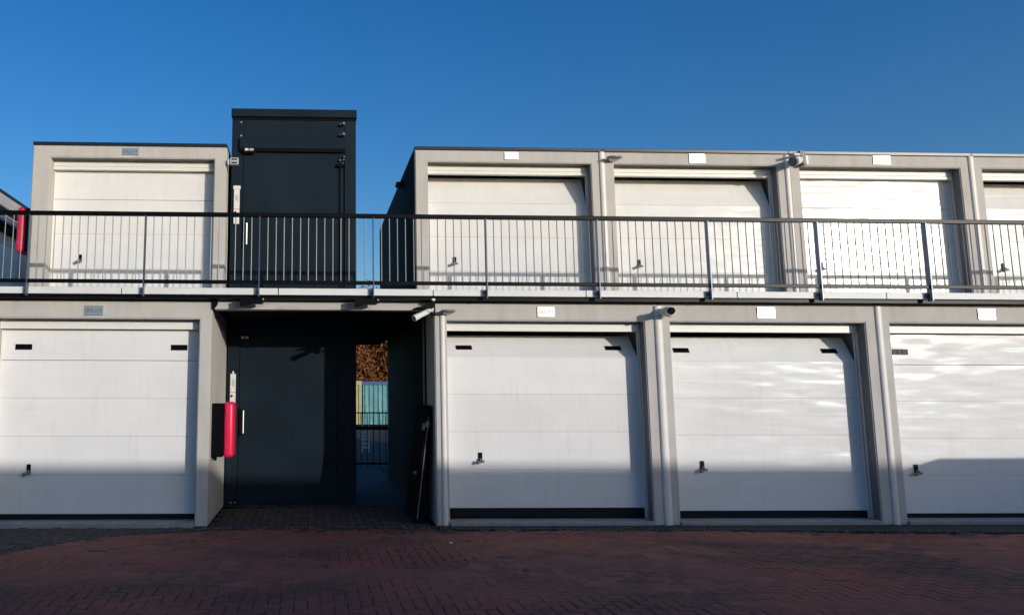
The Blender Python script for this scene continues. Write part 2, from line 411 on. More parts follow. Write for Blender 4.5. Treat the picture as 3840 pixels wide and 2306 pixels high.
# ------------------------------------------------------------------ one garage, with its parts
def panel_geo(x0, x1, h, e=0.0006, th=0.042):
    """section of the door: chamfered top and bottom, V groove half way; local y=0 is the front face, z=0 the lower edge"""
    c, gw, gd = 0.0025, 0.004, 0.0018
    m = h/2
    def bulge(z0, z1):          # each half of a section is rolled very slightly convex
        sag = (z1-z0)*0.0015
        return [(-sag*(1-(2*k/8-1)**2), z0+(z1-z0)*k/8) for k in range(9)]
    pts = [(0.004, e)] + bulge(e+c, m-gw) + [(gd, m)] + bulge(m+gw, h-e-c) + [(0.004, h-e), (th, h-e), (th, e)]
    return pts
def garage(label, x0, yf, z0, zt, xa, xb, ztop, header, sect, toph, hinge, gap, tilt, vents, handle, group, dark_left=False, trimz=0.05, rot=None, sill=True):
    """x0 left side, yf front plane; xa/xb opening, ztop its upper edge; header (z0,z1); sect panel height; hinge z of the top joint"""
    t = thing('garage', label, 'garage', (x0+UW/2, yf, z0), group)
    x1 = x0 + UW - 0.012
    g = G(); g.prism([(x0, z0), (xa, z0), (xa, ztop), (xb, ztop), (xb, z0), (x1, z0), (x1, zt), (x0, zt)], 'y', yf, yf+0.22)
    bmesh.ops.bevel(g.bm, geom=[e for e in g.bm.edges if abs(e.verts[0].co.y-yf) < 1e-4 and abs(e.verts[1].co.y-yf) < 1e-4], offset=0.012, segments=2, affect='EDGES')
    g.build('front_wall', 'plaster', t)
    g = G()
    g.box(x0+0.002, x0+0.10, yf+0.222, yf+6.0, z0, zt-0.002)
    g.box(x1-0.10, x1-0.002, yf+0.222, yf+6.0, z0, zt-0.002)
    g.box(x0+0.102, x1-0.102, yf+5.9, yf+6.0, z0, zt-0.14)
    g.build('side_wall', 'plaster', t)
    g = G(); g.box(x0+0.101, x1-0.101, yf+0.222, yf+5.998, zt-0.13, zt-0.003); g.build('roof_slab', 'concrete', t)
    g = G(); g.box(x0-0.004, x1+0.004, yf-0.018, yf+6.01, zt+0.0005, zt+trimz, 0.004); g.build('roof_trim', 'trim', t)
    if dark_left:
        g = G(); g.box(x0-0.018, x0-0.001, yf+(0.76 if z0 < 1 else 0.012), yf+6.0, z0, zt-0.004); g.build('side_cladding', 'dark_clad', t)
    if sill:
        g = G(); g.box(xa+0.002, xb-0.002, yf-0.03, yf+5.8, z0-0.02, z0+0.048, 0.006)
        g.build('threshold', 'concrete', t)
    g = G(); g.box(xb-0.004, xb-0.0008, yf+0.022, yf+0.158, z0+0.052, ztop-0.003); g.build('jamb_shade', 'shade_grey', t)  # thin grey sheet that paints the shade onto the right jamb
    g = G(); g.box(xa+0.003, xb-0.005, yf+0.022, yf+0.158, ztop-0.0035, ztop-0.0008); g.build('soffit_shade', 'shade_grey', t)  # soffit shade painted the same way, as a grey sheet
    # steel frame round the door
    f = G(); f.box(xa+0.002, xb-0.002, yf+(0.172 if header[1]-header[0] > 0.1 else 0.16), yf+0.219, header[0], ztop-0.0005)
    fr = f.build('door_frame', 'frame_white', t)
    if header[1]-header[0] > 0.1:
        mid = (header[0]+header[1])/2
        f = G(); f.box(xa+0.003, xb-0.003, yf+0.160, yf+0.171, mid+0.006, ztop-0.004, 0.002); f.build('cover_strip', 'frame_white', fr)
        f = G(); f.box(xa+0.003, xb-0.003, yf+0.150, yf+0.171, header[0]+0.001, mid-0.006, 0.002); f.build('cover_strip', 'frame_white', fr)
    for a, b in ((xa+0.001, xa+0.014), (xb-0.014, xb-0.001)):
        f = G(); f.box(a, b, yf+0.222, yf+0.246, z0+0.05, header[0]-0.001, 0.002); f.build('frame_upright', 'frame_white', fr)
    # door
    dx0, dx1, yd = xa+0.008, xb-0.008, yf+0.25
    zb = hinge
    g = G(); n = 0
    while zb - sect > z0+0.04+gap-0.3 and n < 4 and zb - sect > z0: zb -= sect; n += 1
    g.box(dx0+0.01, dx1-0.01, yd+0.008, yd+0.034, max(z0+0.058, zb-0.115) if sill else zb-0.028, zb+0.001)
    door = g.build('garage_door', 'rubber', t)
    for i in range(n+1):
        z = hinge - sect*(n-i)
        pg = G(); pg.prism([(yd+a, z+b) for a, b in (panel_geo(dx0, dx1, toph, 0.0045) if i == n else panel_geo(dx0, dx1, sect))], 'x', dx0, dx1)
        pl = pg.build('panel', 'door', door, origin=(0.0, yd, z), smooth=True)
        if i == n and tilt: pl.rotation_euler = (-R(tilt), 0, 0)
    top_M = Matrix.Translation((0, yd, hinge)) @ Matrix.Rotation(-R(tilt), 4, 'X')
    if vents:
        for vx in (dx0+0.175, dx1-0.175-0.215):
            g = G()
            w, h = 0.215, 0.072; cz = 0.175
            b = bmesh.new()
            def bx(x_0, x_1, y_0, y_1, z_0, z_1):
                bb = bmesh.new(); bmesh.ops.create_cube(bb, size=1)
                for v in bb.verts: v.co = Vector(((x_0+x_1)/2+v.co.x*(x_1-x_0), (y_0+y_1)/2+v.co.y*(y_1-y_0), (z_0+z_1)/2+v.co.z*(z_1-z_0)))
                g.add(bb, top_M)
            b.free()
            bx(vx, vx+w, -0.003, 0.002, cz-h/2, cz+h/2)
            bx(vx, vx+w, -0.010, -0.0032, cz+h/2-0.010, cz+h/2); bx(vx, vx+w, -0.010, -0.0032, cz-h/2, cz-h/2+0.010)
            for q in (0, 0.0685, 0.137, 0.205): bx(vx+q, vx+q+0.010, -0.009, -0.0032, cz-h/2+0.0102, cz+h/2-0.0102)
            g.build('vent_grille', 'black', door)
    if handle:
        hx, hz = handle
        g = G(); g.box(hx-0.026, hx+0.026, yd-0.018, yd-0.001, hz-0.05, hz+0.065, 0.006)
        hd = g.build('handle', 'black', door)
        g = G(); g.cyl((hx, yd-0.012, hz-0.02), (hx, yd-0.055, hz-0.03), 0.016)
        g.cyl((hx+0.04, yd-0.055, hz-0.045), (hx-0.045, yd-0.055, hz-0.062), 0.014)
        g.ball((hx-0.045, yd-0.055, hz-0.062), 0.024)
        g.build('grip', 'cam_grey', hd, smooth=True)
    if rot:
        t.location = rot[0]; t.rotation_euler = (0, 0, rot[1])
    return t

LG, UG = 'garages of the ground floor row', 'garages of the upper row'
def lower(label, x0, xa, xb, gap, tilt, hx, hz, hinge, dark=False):
    return garage(label, x0, YL, 0.0, ZL, x0+xa, x0+xb, 2.605, (2.485, 2.566), 0.489, 0.415, hinge, gap, tilt, True, (x0+hx, hz), LG, dark, trimz=0.066)
def upper(label, x0, xa, xb, tilt, hx, hz, hinge, dark=False):
    return garage(label, x0, YU, ZL+0.072, ZU, x0+xa, x0+xb, 5.255, (5.108, 5.215), 0.545, 0.515, hinge, 0, tilt, False, (x0+hx, hz), UG, dark, trimz=0.05, sill=False)
lower('lower left garage with closed white door, beside the red extinguisher cabinet', B0-UW+0.012, 0.20, 2.81, 0.05, 0, 0.64, 0.68, 2.076)
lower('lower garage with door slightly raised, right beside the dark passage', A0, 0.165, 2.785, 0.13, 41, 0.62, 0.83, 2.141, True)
lower('lower garage with raised door, between the two white downpipes', A0+UW, 0.150, 2.785, 0.09, 33, 0.59, 0.72, 2.100)
lower('lower garage with closed door, cut by the right edge of the picture', A0+2*UW, 0.145, 2.785, 0.05, 0, 0.50, 0.675, 2.060)
lower('lower garage beyond the right edge of the picture', A0+3*UW, 0.145, 2.785, 0.05, 0, 0.50, 0.675, 2.060)
upper('upper garage standing alone left of the dark lift tower', -4.264, 0.27, 2.78, 0, 0.72, 3.72, 4.656)
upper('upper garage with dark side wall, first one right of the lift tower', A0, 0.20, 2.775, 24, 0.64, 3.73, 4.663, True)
upper('second upper garage right of the lift tower, under a white glaring plate', A0+UW, 0.165, 2.775, 24, 0.59, 3.71, 4.663)
upper('upper garage whose door glares brightest in the sun', A0+2*UW, 0.165, 2.775, 0, 0.55, 3.69, 4.640)
upper('upper garage at the right edge, only its left end in view', A0+3*UW, 0.165, 2.775, 24, 0.55, 3.70, 4.663)
# row at the far left that faces right
LB = 'garages of the side row at far left'
for k, lab in ((0, 'side-facing garage at far left, behind the red upper cabinet'),):
    t = garage(lab, 0, 0, 2.85, 5.36, 0.165, 2.755, 5.13, (4.98, 5.09), 0.545, 0.36, 4.55, 0, 30, False, None, LB, False, 0.05, rot=((-5.72, 13.9+UW*k+1.49, 2.85), R(90)), sill=False)

# ------------------------------------------------------------------ walkway and railing
XA, XB = -6.4, 14.2
wk = thing('walkway', 'gallery deck with white edge running above the lower garages', 'walkway', (4, 10.9, 2.9))
g = G(); g.box(XA, XB, 10.10, YU-0.03, 2.93, ZD-0.004); g.build('deck_slab', 'deck', wk)
g = G(); g.box(XA, XB, 10.11, 10.235, 2.855, 2.928); g.build('edge_beam', 'black', wk)
x = XA
while x < XB-0.1:
    x2 = min(x+2.0, XB)
    g = G(); g.box(x+0.006, x2-0.006, 10.062, 10.098, 2.905, ZD+random.uniform(-.002, .002), 0.003); g.build('edge_panel', 'edge_white', wk); x = x2
g = G(); g.box(B0+0.02, A0-0.02, YU-0.028, 12.125, 2.90, ZD-0.004); g.build('landing', 'deck', wk)
g = G(); g.box(B0+0.03, A0-0.03, 10.25, 10.42, 2.735, 2.852, 0.006)
g.build('passage_beam', 'beam', wk)
g = G(); g.box(B0+0.01, A0-0.025, 10.43, 12.12, 2.78, 2.895); g.box(0.76, A0-0.025, 12.125, 17.9, 2.80, 2.89)
g.build('passage_ceiling', 'matt_black', wk)

g = G(); g.prism([(B0-0.03, 2.905), (B0+0.075, 2.905), (B0+0.075, 2.80), (B0+0.03, 2.735), (B0+0.006, 2.735), (B0+0.006, 2.835), (B0-0.03, 2.835)], 'y', 10.205, 10.246); g.build('end_bracket', 'black', wk)
rl = thing('railing', 'long dark railing with thin upright bars along the gallery', 'railing', (4, 10.02, 2.9))
g = G(); g.box(XA, XB, 9.995, 10.035, 3.908, 3.966, 0.006); g.build('top_rail', 'black', rl)
g = G(); g.box(XA, XB, 9.998, 10.032, 3.036, 3.084, 0.004); g.build('bottom_rail', 'black', rl)
P0, PS = -3.577, 1.4665
posts = [P0 + PS*i for i in range(-1, 13)]
def copy_part(o, x):
    c = o.copy(); COL.objects.link(c); c.location.x = x - world_loc(o.parent).x; return c
g = G(); g.box(-0.006, 0.006, 9.972, 10.058, 2.872, 3.912)
post0 = g.build('post', 'post_steel', rl, origin=(0, 0, 0)); post0.location = -world_loc(rl)
g = G(); g.cyl((0, 10.015, 3.083), (0, 10.015, 3.913), 0.0065, seg=8)
bar0 = g.build('baluster', 'steel', rl, origin=(0, 0, 0)); bar0.location = -world_loc(rl)
g = G(); g.box(-0.045, -0.008, 10.04, 10.061, 2.925, 2.965, 0.004); g.cyl((-0.026, 10.03, 2.945), (-0.026, 10.042, 2.945), 0.010, seg=8)
clip0 = g.build('post_clip', 'post_steel', rl, origin=(0, 0, 0)); clip0.location = -world_loc(rl)
first = True
for i, px in enumerate(posts):
    if i == 0: post0.location.x = px - 4; clip0.location.x = px - 4
    else: copy_part(post0, px); copy_part(clip0, px)
    if i < len(posts)-1:
        for k in range(1, 14):
            bx_ = px + PS*k/14 + random.uniform(-.002, .002)
            if bx_ > XB: continue
            if first: bar0.location.x = bx_-4; first = False
            else: copy_part(bar0, bx_)
# brackets that hold the posts over the passage
for bx_ in (posts[3], posts[4]):
    g = G(); g.prism([(bx_-0.24, 2.855), (bx_+0.03, 2.855), (bx_+0.06, 2.80), (bx_+0.03, 2.785), (bx_-0.10, 2.785), (bx_-0.24, 2.755)], 'y', 10.02, 10.105)
    g.cyl((bx_+0.055, 10.02, 2.835), (bx_+0.055, 10.0, 2.835), 0.016, seg=10)
    g.build('bracket', 'black', rl)
    g = G(); g.ball((bx_+0.055, 9.998, 2.838), 0.014); g.build('bolt_head', 'alu', rl)

# ------------------------------------------------------------------ lift tower
YT = 12.14
TX0, TX1, TZ = -1.247, 0.728, 6.11
tw = thing('lift_tower', 'dark anthracite lift tower with doors on both floors', 'lift tower', (-0.26, YT, 0))
g = G(); g.box(TX0, TX1, YT+0.03, YT+2.4, 0.0, TZ-0.11); g.build('shaft', 'anthracite', tw)
g = G(); g.box(TX0-0.012, TX1+0.012, YT-0.035, YT+2.42, 6.035, 6.165, 0.006); g.build('roof_fascia', 'anthracite', tw)
g = G(); g.box(TX0+0.01, TX1-0.01, YT-0.002, YT+0.028, 5.99, 6.0345); g.build('shadow_gap', 'matt_black', tw)
g = G(); g.box(TX0+0.002, -1.062, YT, YT+0.029, 3.0, 5.989, 0.003); g.build('side_panel', 'anthracite', tw)
g = G(); g.box(0.545, TX1-0.002, YT, YT+0.029, 3.0, 5.989, 0.003); g.build('side_panel', 'anthracite', tw)
g = G(); g.box(-1.058, 0.541, YT+0.004, YT+0.029, 5.678, 5.989, 0.003); g.build('head_panel', 'anthracite', tw)
g = G(); g.box(-1.12, 0.56, YT-0.055, YT+0.003, 5.505, 5.672, 0.006); lg = g.build('door_canopy', 'anthracite', tw)
g = G(); g.box(-1.11, 0.55, YT-0.045, YT+0.003, 5.458, 5.503); g.build('canopy_shadow', 'matt_black', tw)  # black strip painted in as the shadow line below the canopy
def lift_door(z0, z1, hz, xh):
    g = G(); g.box(-1.056, 0.44, YT+0.010, YT+0.029, z0, z1, 0.003); d = g.build('lift_door', 'anthracite', tw)
    g = G(); g.box(xh-0.02, xh+0.018, YT-0.03, YT+0.009, hz-0.21, hz+0.20, 0.005); h = g.build('handle', 'matt_black', d)
    g = G(); g.cyl((xh+0.045, YT-0.045, hz-0.17), (xh+0.045, YT-0.045, hz+0.17), 0.016); g.build('pull_bar', 'alu', d, smooth=True)
    return d
lift_door(3.02, 5.455, 4.13, -1.03)
lift_door(0.02, 2.60, 1.24, -1.03)
g = G(); g.box(TX0+0.002, -1.062, YT, YT+0.029, 0.02, 2.77, 0.003); g.build('side_panel', 'anthracite', tw)
g = G(); g.box(0.446, TX1-0.002, YT, YT+0.029, 0.02, 2.77, 0.003); g.build('side_panel', 'anthracite', tw)
g = G(); g.box(-1.058, 0.442, YT+0.004, YT+0.029, 2.605, 2.77, 0.003); g.build('head_panel', 'anthracite', tw)
g = G(); g.box(0.446, 0.541, YT+0.006, YT+0.029, 3.02, 5.455); g.build('hinge_panel', 'anthracite', tw)
for z in (5.944, 5.723):
    g = G(); g.cyl((-1.10, YT-0.012, z), (-1.10, YT+0.003, z), 0.014, seg=10); g.build('bolt_head', 'alu', tw)
for z in (5.92, 5.745):
    g = G(); g.cyl((0.53, YT-0.10, z), (0.53, YT+0.003, z), 0.020, seg=14); g.cyl((0.47, YT-0.05, z), (0.53, YT-0.05, z), 0.014, seg=12)
    g.build('hinge_arm', 'steel', tw, smooth=True)
g = G(); g.cyl((0.485, YT-0.012, 3.0), (0.485, YT-0.012, 5.26), 0.013, seg=10); g.cyl((0.555, YT-0.012, 3.0), (0.555, YT-0.012, 5.40), 0.011, seg=10)
g.build('conduit', 'anthracite', tw, smooth=True)
for x_, z in ((0.535, 5.39), (0.53, 5.34), (0.515, 5.28), (0.475, 5.33)):
    g = G(); g.ball((x_, YT-0.03, z), 0.017); g.build('bolt_head', 'steel', tw, smooth=True)
g = G(); g.box(0.43, 0.54, YT-0.06, YT-0.003, 5.22, 5.275, 0.006); g.build('catch', 'matt_black', tw)
# door closer with its white and pink caps
g = G(); g.box(-1.06, -0.86, YT-0.075, YT-0.05, 5.42, 5.50, 0.004); cl = g.build('door_closer', 'matt_black', tw)
g = G(); g.box(-1.035, -0.975, YT-0.092, YT-0.076, 5.452, 5.492, 0.006); g.build('cap', 'cam_white', cl)
g = G(); g.box(-0.965, -0.895, YT-0.092, YT-0.076, 5.452, 5.492, 0.006); g.build('cap', 'pink', cl)
# operating panels
def op_panel(x0, x1, z0, z1, flare):
    g = G(); g.box(x0, x1, YT-0.035, YT-0.001, z0, z1, 0.006); p = g.build('operating_panel', 'cam_white', tw)
    if flare: g = G(); g.box(x0-0.012, x1+0.012, YT-0.04, YT-0.001, z1+0.001, z1+0.06, 0.006)
    else: g = G(); g.cyl(((x0+x1)/2, YT-0.03, z1), ((x0+x1)/2, YT-0.03, z1+0.04), 0.02, 0.012)
    g.build('end_cap', 'cam_white', p)
    zm = z0 + (z1-z0)*0.42
    g = G(); g.box(x0-0.001, x1+0.001, YT-0.0365, YT-0.034, zm, zm+0.008); g.build('red_line', 'red', p)
    g = G(); g.cyl((x0+0.03, YT-0.05, zm-0.05), (x0+0.03, YT-0.034, zm-0.05), 0.016); g.build('key_switch', 'black', p)
    return p
p1 = op_panel(-1.195, -1.105, 4.285, 4.84, True)
p2 = op_panel(-1.195, -1.110, 1.47, 1.96, False)
for p_, zc in ((p1, 4.70), (p2, 1.82)):
    g = G()
    for q_ in (-0.014, 0.0, 0.014): g.box(-1.15+q_-0.0025, -1.15+q_+0.0025, YT-0.0362, YT-0.0352, zc-0.05-q_, zc+0.05)
    g.build('print', 'cam_grey', p_)
g = G()
for x_ in (-1.02, -0.95): g.box(x_-0.025, x_+0.025, YT-0.012, YT+0.003, 2.495, 2.535, 0.004)
g.build('label_plate', 'light_box', tw)
for x_ in (-1.15, -1.09):
    g = G(); g.cyl((x_, YT-0.01, 0.05), (x_, YT+0.001, 0.05), 0.014, seg=10); g.build('bolt_head', 'alu', tw)

# ------------------------------------------------------------------ downpipes
def pipe(label, x, yw, z0, z1, r, shoe=False, group='white downpipes'):
    t = thing('downpipe', label, 'pipe', (x, yw-0.004, z0), group)
    y = yw-0.004
    def flat(z_0, z_1, k, top=1.0):
        b = bmesh.new(); bmesh.ops.create_cone(b, cap_ends=True, segments=24, radius1=r*k, radius2=r*k*top, depth=z_1-z_0)
        return b, Matrix.Translation((x, y, (z_0+z_1)/2)) @ Matrix.Diagonal((1, 0.62, 1, 1))
    g = G(); g.add(*flat(z0, z1, 1.0)); g.build('tube', 'pipe_white', t, smooth=True)
    for k in range(1, 3):
        z = z0 + (z1-z0)*k/3
        g = G(); g.add(*flat(z-0.010, z+0.010, 1.07)); g.build('clamp', 'pipe_white', t, smooth=True)
    if shoe:
        g = G(); g.add(*flat(z0-0.085, z0+0.02, 0.95, 1.35)); g.build('shoe', 'pipe_white', t, smooth=True)
    return t
pipe('thin white downpipe beside the dark passage', A0+0.105, YL, 0.09, 2.67, 0.032, True)
pipe('white downpipe behind the round black-eyed camera, lower row', A0+UW-0.01, YL, 0.0, 2.81, 0.052)
pipe('white downpipe right of the second raised lower door', A0+2*UW-0.01, YL, 0.0, 2.825, 0.043)
pipe('white upper downpipe crossed by the grey disc lamp', A0+UW-0.03, YU, 2.99, ZU-0.005, 0.044)
pipe('white upper downpipe under the grey bullet camera', A0+2*UW-0.04, YU, 2.99, ZU-0.02, 0.040)
pipe('white upper downpipe nearest the right edge', A0+3*UW-0.02, YU, 2.99, ZU-0.005, 0.044)

# ------------------------------------------------------------------ number plates
def plate(label, x0, x1, z0, z1, yw, txt, group='metal number plates'):
    t = thing('number_plate', label, 'sign', ((x0+x1)/2, yw, z0), group)
    g = G(); g.box(x0, x1, yw-0.014, yw-0.003, z0, z1, 0.003); g.build('plate', 'alu', t)
    g = G(); g.box(x0+0.004, x1-0.004, yw-0.003, yw+0.001, z0+0.004, z1-0.004); g.build('backing', 'plate_ink', t)
    if txt: text_part(txt, 0.062, 'plate_ink', t, ((x0+x1)/2, yw-0.0145, (z0+z1)/2-0.002))
plate('grey number plate above the lower left door', -2.90, -2.66, 2.645, 2.770, YL, '203-214')
plate('number plate with faint digits above the lower door by the passage', 2.998, 3.230, 2.655, 2.793, YL, '202-275')
plate('blank shining plate above the middle lower door', 5.945, 6.187, 2.655, 2.803, YL, None)
plate('blank shining plate above the rightmost lower door', 8.955, 9.195, 2.655, 2.803, YL, None)
plate('bluish number plate on the upper left garage', -2.90, -2.65, 5.305, 5.415, YU, '202-274')
plate('pale plate on the upper garage right of the tower', 3.042, 3.270, 5.302, 5.432, YU, None)
plate('white plate on the second upper garage right of the tower', 5.985, 6.241, 5.288, 5.436, YU, None)
plate('plate flaring in the sun, third upper garage right of the tower', 8.96, 9.24, 5.300, 5.440, YU, None)

# ------------------------------------------------------------------ fire extinguisher cabinets
def cabinet(label, xw, y0, z0, sgn):
    """black back shell on the wall, rounded red cover on the outside; sgn = direction it sticks out"""
    t = thing('extinguisher_cabinet', label, 'cabinet', (xw, y0+0.15, z0), 'red fire extinguisher cabinets')
    h, d = 0.70, 0.34
    a, b = sorted((xw+sgn*0.002, xw+sgn*0.155))
    g = G(); g.box(a, b, y0, y0+d, z0, z0+h-0.01, 0.012); g.build('back_shell', 'black', t)
    g = G(); g.box(min(xw+sgn*0.03, xw+sgn*0.075), max(xw+sgn*0.03, xw+sgn*0.075), y0+0.02, y0+0.06, z0-0.045, z0+0.002, 0.008); g.build('latch', 'black', t)
    g = G(); c0, c1 = sorted((xw+sgn*0.156, xw+sgn*0.290))
    bm = bmesh.new(); bmesh.ops.create_cube(bm, size=1)
    for v in bm.verts: v.co = Vector(((c0+c1)/2+v.co.x*(c1-c0), y0+d/2+v.co.y*(d+0.02), z0+h/2+v.co.z*(h+0.02)))
    bmesh.ops.bevel(bm, geom=bm.edges[:], offset=0.052, segments=5, affect='EDGES', profile=0.5)
    g.add(bm); cv = g.build('cover', 'red', t, smooth=True)
    for zz in (z0+0.10, z0+h-0.16):
        g = G(); g.box((c0+c1)/2-0.045, (c0+c1)/2+0.0, y0-0.016, y0+0.004, zz, zz+0.085, 0.008); g.build('cover_clip', 'red', cv)
    return t
cabinet('bright red and black extinguisher cabinet at the mouth of the passage', B0-0.001, 10.46, 0.835, 1)
cabinet('shaded red extinguisher cabinet left of the upper garage', -4.266, 12.16, 3.83, -1)

# ------------------------------------------------------------------ cameras and lamps on the walls
t = thing('security_camera', 'silver bullet camera on black arm at the passage corner', 'camera', (1.60, 10.12, 2.66), 'wall cameras')
g = G(); g.box(1.585, 1.632, 10.10, 10.19, 2.66, 2.90, 0.006); g.build('arm', 'black', t)
g = G(); g.prism([(1.335, 2.735), (1.60, 2.815), (1.60, 2.745), (1.45, 2.735)], 'y', 10.0, 10.17); g.build('sun_shield', 'black', t)
g = G(); g.cyl((1.53, 10.09, 2.705), (1.355, 9.99, 2.615), 0.036, seg=20); g.cyl((1.40, 10.015, 2.638), (1.335, 9.978, 2.604), 0.041, seg=20); g.build('body', 'cam_white', t, smooth=True)
g = G(); g.cyl((1.334, 9.9775, 2.6035), (1.331, 9.976, 2.602), 0.03, seg=20); g.build('lens', 'glass_dark', t)
g = G(); g.ball((1.535, 10.07, 2.715), 0.038, (1.3, 1, .8)); g.ball((1.585, 10.07, 2.735), 0.03, (.7, 1, 1.5)); g.build('joint', 'cam_white', t, smooth=True)
g = G(); g.ball((1.60, 10.06, 2.855), 0.018, (1.6, 1, 1)); g.build('cable_gland', 'cam_white', t, smooth=True)

t = thing('security_camera', 'white round camera with black eye on the lower downpipe', 'camera', (4.67, 10.18, 2.65), 'wall cameras')
g = G(); g.ball((4.70, 10.10, 2.722), 0.078, (1, 1, .95)); g.build('dome', 'cam_white', t, smooth=True)
g = G(); g.cyl((4.68, 10.12, 2.722), (4.66, 10.235, 2.722), 0.06, seg=20); g.build('base', 'cam_white', t, smooth=True)
dv = (Vector((0.6, 0, 1.9))-Vector((4.70, 10.10, 2.722))).normalized()
c0_ = Vector((4.695, 10.13, 2.722)); p_ = c0_ + Vector((-0.26, -0.95, -0.05)).normalized()*0.235
dv = Vector((-0.26, -0.95, -0.05)).normalized()
g = G(); g.cyl(c0_, p_, 0.043, seg=20); g.build('body', 'cam_white', t, smooth=True)
g = G(); g.cyl(p_, p_+dv*0.032, 0.050, 0.047, seg=20); g.build('lens_ring', 'black', t, smooth=True)
g = G(); g.cyl(p_+dv*0.0325, p_+dv*0.036, 0.032, seg=20); g.build('lens', 'glass_dark', t)

t = thing('security_camera', 'dark-headed bullet camera on a grey bracket under the roof edge', 'camera', (7.72, 11.87, 5.2), 'wall cameras')
g = G(); g.prism([(7.70, 5.47), (7.785, 5.47), (7.80, 5.245), (7.755, 5.245)], 'y', 11.76, 11.872); g.build('bracket', 'cam_grey', t)
g = G(); g.box(7.80, 7.87, 11.82, 11.885, 5.27, 5.42, 0.006); g.build('junction_box', 'cam_white', t)
g = G(); g.cyl((7.73, 11.80, 5.42), (7.54, 11.68, 5.385), 0.022, seg=14); g.build('arm', 'cam_white', t, smooth=True)
g = G(); g.cyl((7.66, 11.74, 5.31), (7.50, 11.62, 5.245), 0.062, seg=20); g.build('body', 'cam_white', t, smooth=True)
g = G(); g.cyl((7.52, 11.635, 5.253), (7.462, 11.592, 5.229), 0.069, seg=20); g.build('hood', 'cam_grey', t, smooth=True)
g = G(); g.cyl((7.64, 11.77, 5.36), (7.70, 11.82, 5.27), 0.02, seg=12); g.build('strut', 'cam_white', t, smooth=True)

def disc_lamp(label, x, y, z, r, tilt):
    t = thing('disc_lamp', label, 'lamp', (x, y+0.1, z), 'flat disc lamps')
    g = G(); g.ball((x, y, z), r, (1, 0.75, 0.22), 28, rot=(tilt, 0, 0)); g.build('shade', 'lamp_grey', t, smooth=True)
    g = G(); g.cyl((x, y-0.004, z-r*0.235), (x, y+0.0, z-r*0.10), r*0.62, r*0.7, seg=24); g.build('diffuser', 'cam_white', t, smooth=True)
    g = G(); g.box(x-0.03, x+0.03, y+0.03, y+0.125, z-0.018, z+0.018, 0.005); g.build('mount', 'lamp_grey', t)
disc_lamp('flat disc lamp over the upper downpipe', 4.745, YU-0.12, 5.325, 0.125, R(8))
disc_lamp('flat disc lamp on the wall at the passage corner', 1.80, YL-0.11, 2.715, 0.105, R(4))

t = thing('flood_light', 'pale blue-grey light box on the corner by the lift tower', 'lamp', (-1.24, 11.86, 5.15))
g = G(); g.box(-1.235, -1.105, 11.80, 11.875, 5.150, 5.262, 0.006); hb = g.build('housing', 'light_box', t)
for z in (5.178, 5.232):
    g = G(); g.box(-1.21, -1.125, 11.793, 11.801, z-0.010, z+0.010, 0.002); g.build('louvre', 'black', hb)
g = G(); g.box(-1.275, -1.236, 11.83, 11.875, 5.155, 5.245, 0.006); g.build('mount', 'cam_white', t)
t = thing('wall_lamp', 'small dark lamp on the dark side wall of the upper garage', 'lamp', (1.60, 13.4, 5.27))
g = G(); g.box(1.50, 1.617, 13.3, 13.5, 5.27, 5.33, 0.01); g.build('hood', 'black', t)
g = G(); g.box(1.52, 1.60, 13.32, 13.48, 5.262, 5.269); g.build('diffuser', 'light_box', t)

# conduit on the passage wall
g = G(); g.cyl((A0-0.034, 10.98, 0.02), (A0-0.034, 10.98, 2.75), 0.014, seg=10)
tag(g.build('conduit', 'steel', smooth=True), 'thin light conduit up the dark passage wall', 'conduit')

# black board leaning on the passage wall
t = thing('leaning_board', 'black door panel leaning against the passage wall', 'board', (1.45, 10.95, 0))
def leanbox(y0, y1, s0, s1, t0, t1):
    """s along the slope from the foot, t off its surface towards the passage"""
    foot, top = Vector((1.415, 0, 0.0)), Vector((1.606, 0, 1.50)); d = (top-foot).normalized(); nrm = Vector((-d.z, 0, d.x))
    b = bmesh.new(); bmesh.ops.create_cube(b, size=1)
    for v in b.verts:
        s = s0 if v.co.z < 0 else s1; tt = t0 if v.co.x < 0 else t1; y = y0 if v.co.y < 0 else y1
        p = foot + d*s + nrm*tt; v.co = Vector((p.x, y, p.z+0.004))
    bmesh.ops.recalc_face_normals(b, faces=b.faces[:]); return b
g = G(); g.add(leanbox(10.42, 11.45, 0, 1.51, 0.0, 0.045)); g.build('panel', 'matt_black', t)
g = G(); g.add(leanbox(10.404, 10.4195, 0.05, 1.36, 0.01, 0.02)); g.build('edge_highlight', 'cam_grey', t)  # grey strip painting the highlight along the near edge
g = G(); g.add(leanbox(10.44, 10.66, 1.18, 1.27, 0.0455, 0.048)); g.build('sticker', 'sticker', t)
g = G(); g.add(leanbox(10.413, 10.4185, 1.22, 1.30, -0.005, 0.04)); g.build('label', 'sticker', t)
g = G(); g.ball((1.42, 10.60, 0.62), 0.035); g.build('knob', 'steel', t, smooth=True)

# scrap of paper on the bricks
g = G(); g.obox((1.585, 8.99, 0.012), (0.035, 0.03, 0.012), (0.3, 0.2, 0.5), 0.003)
tag(g.build('paper_scrap', 'paper'), 'tiny white paper scrap on the brick paving', 'litter')

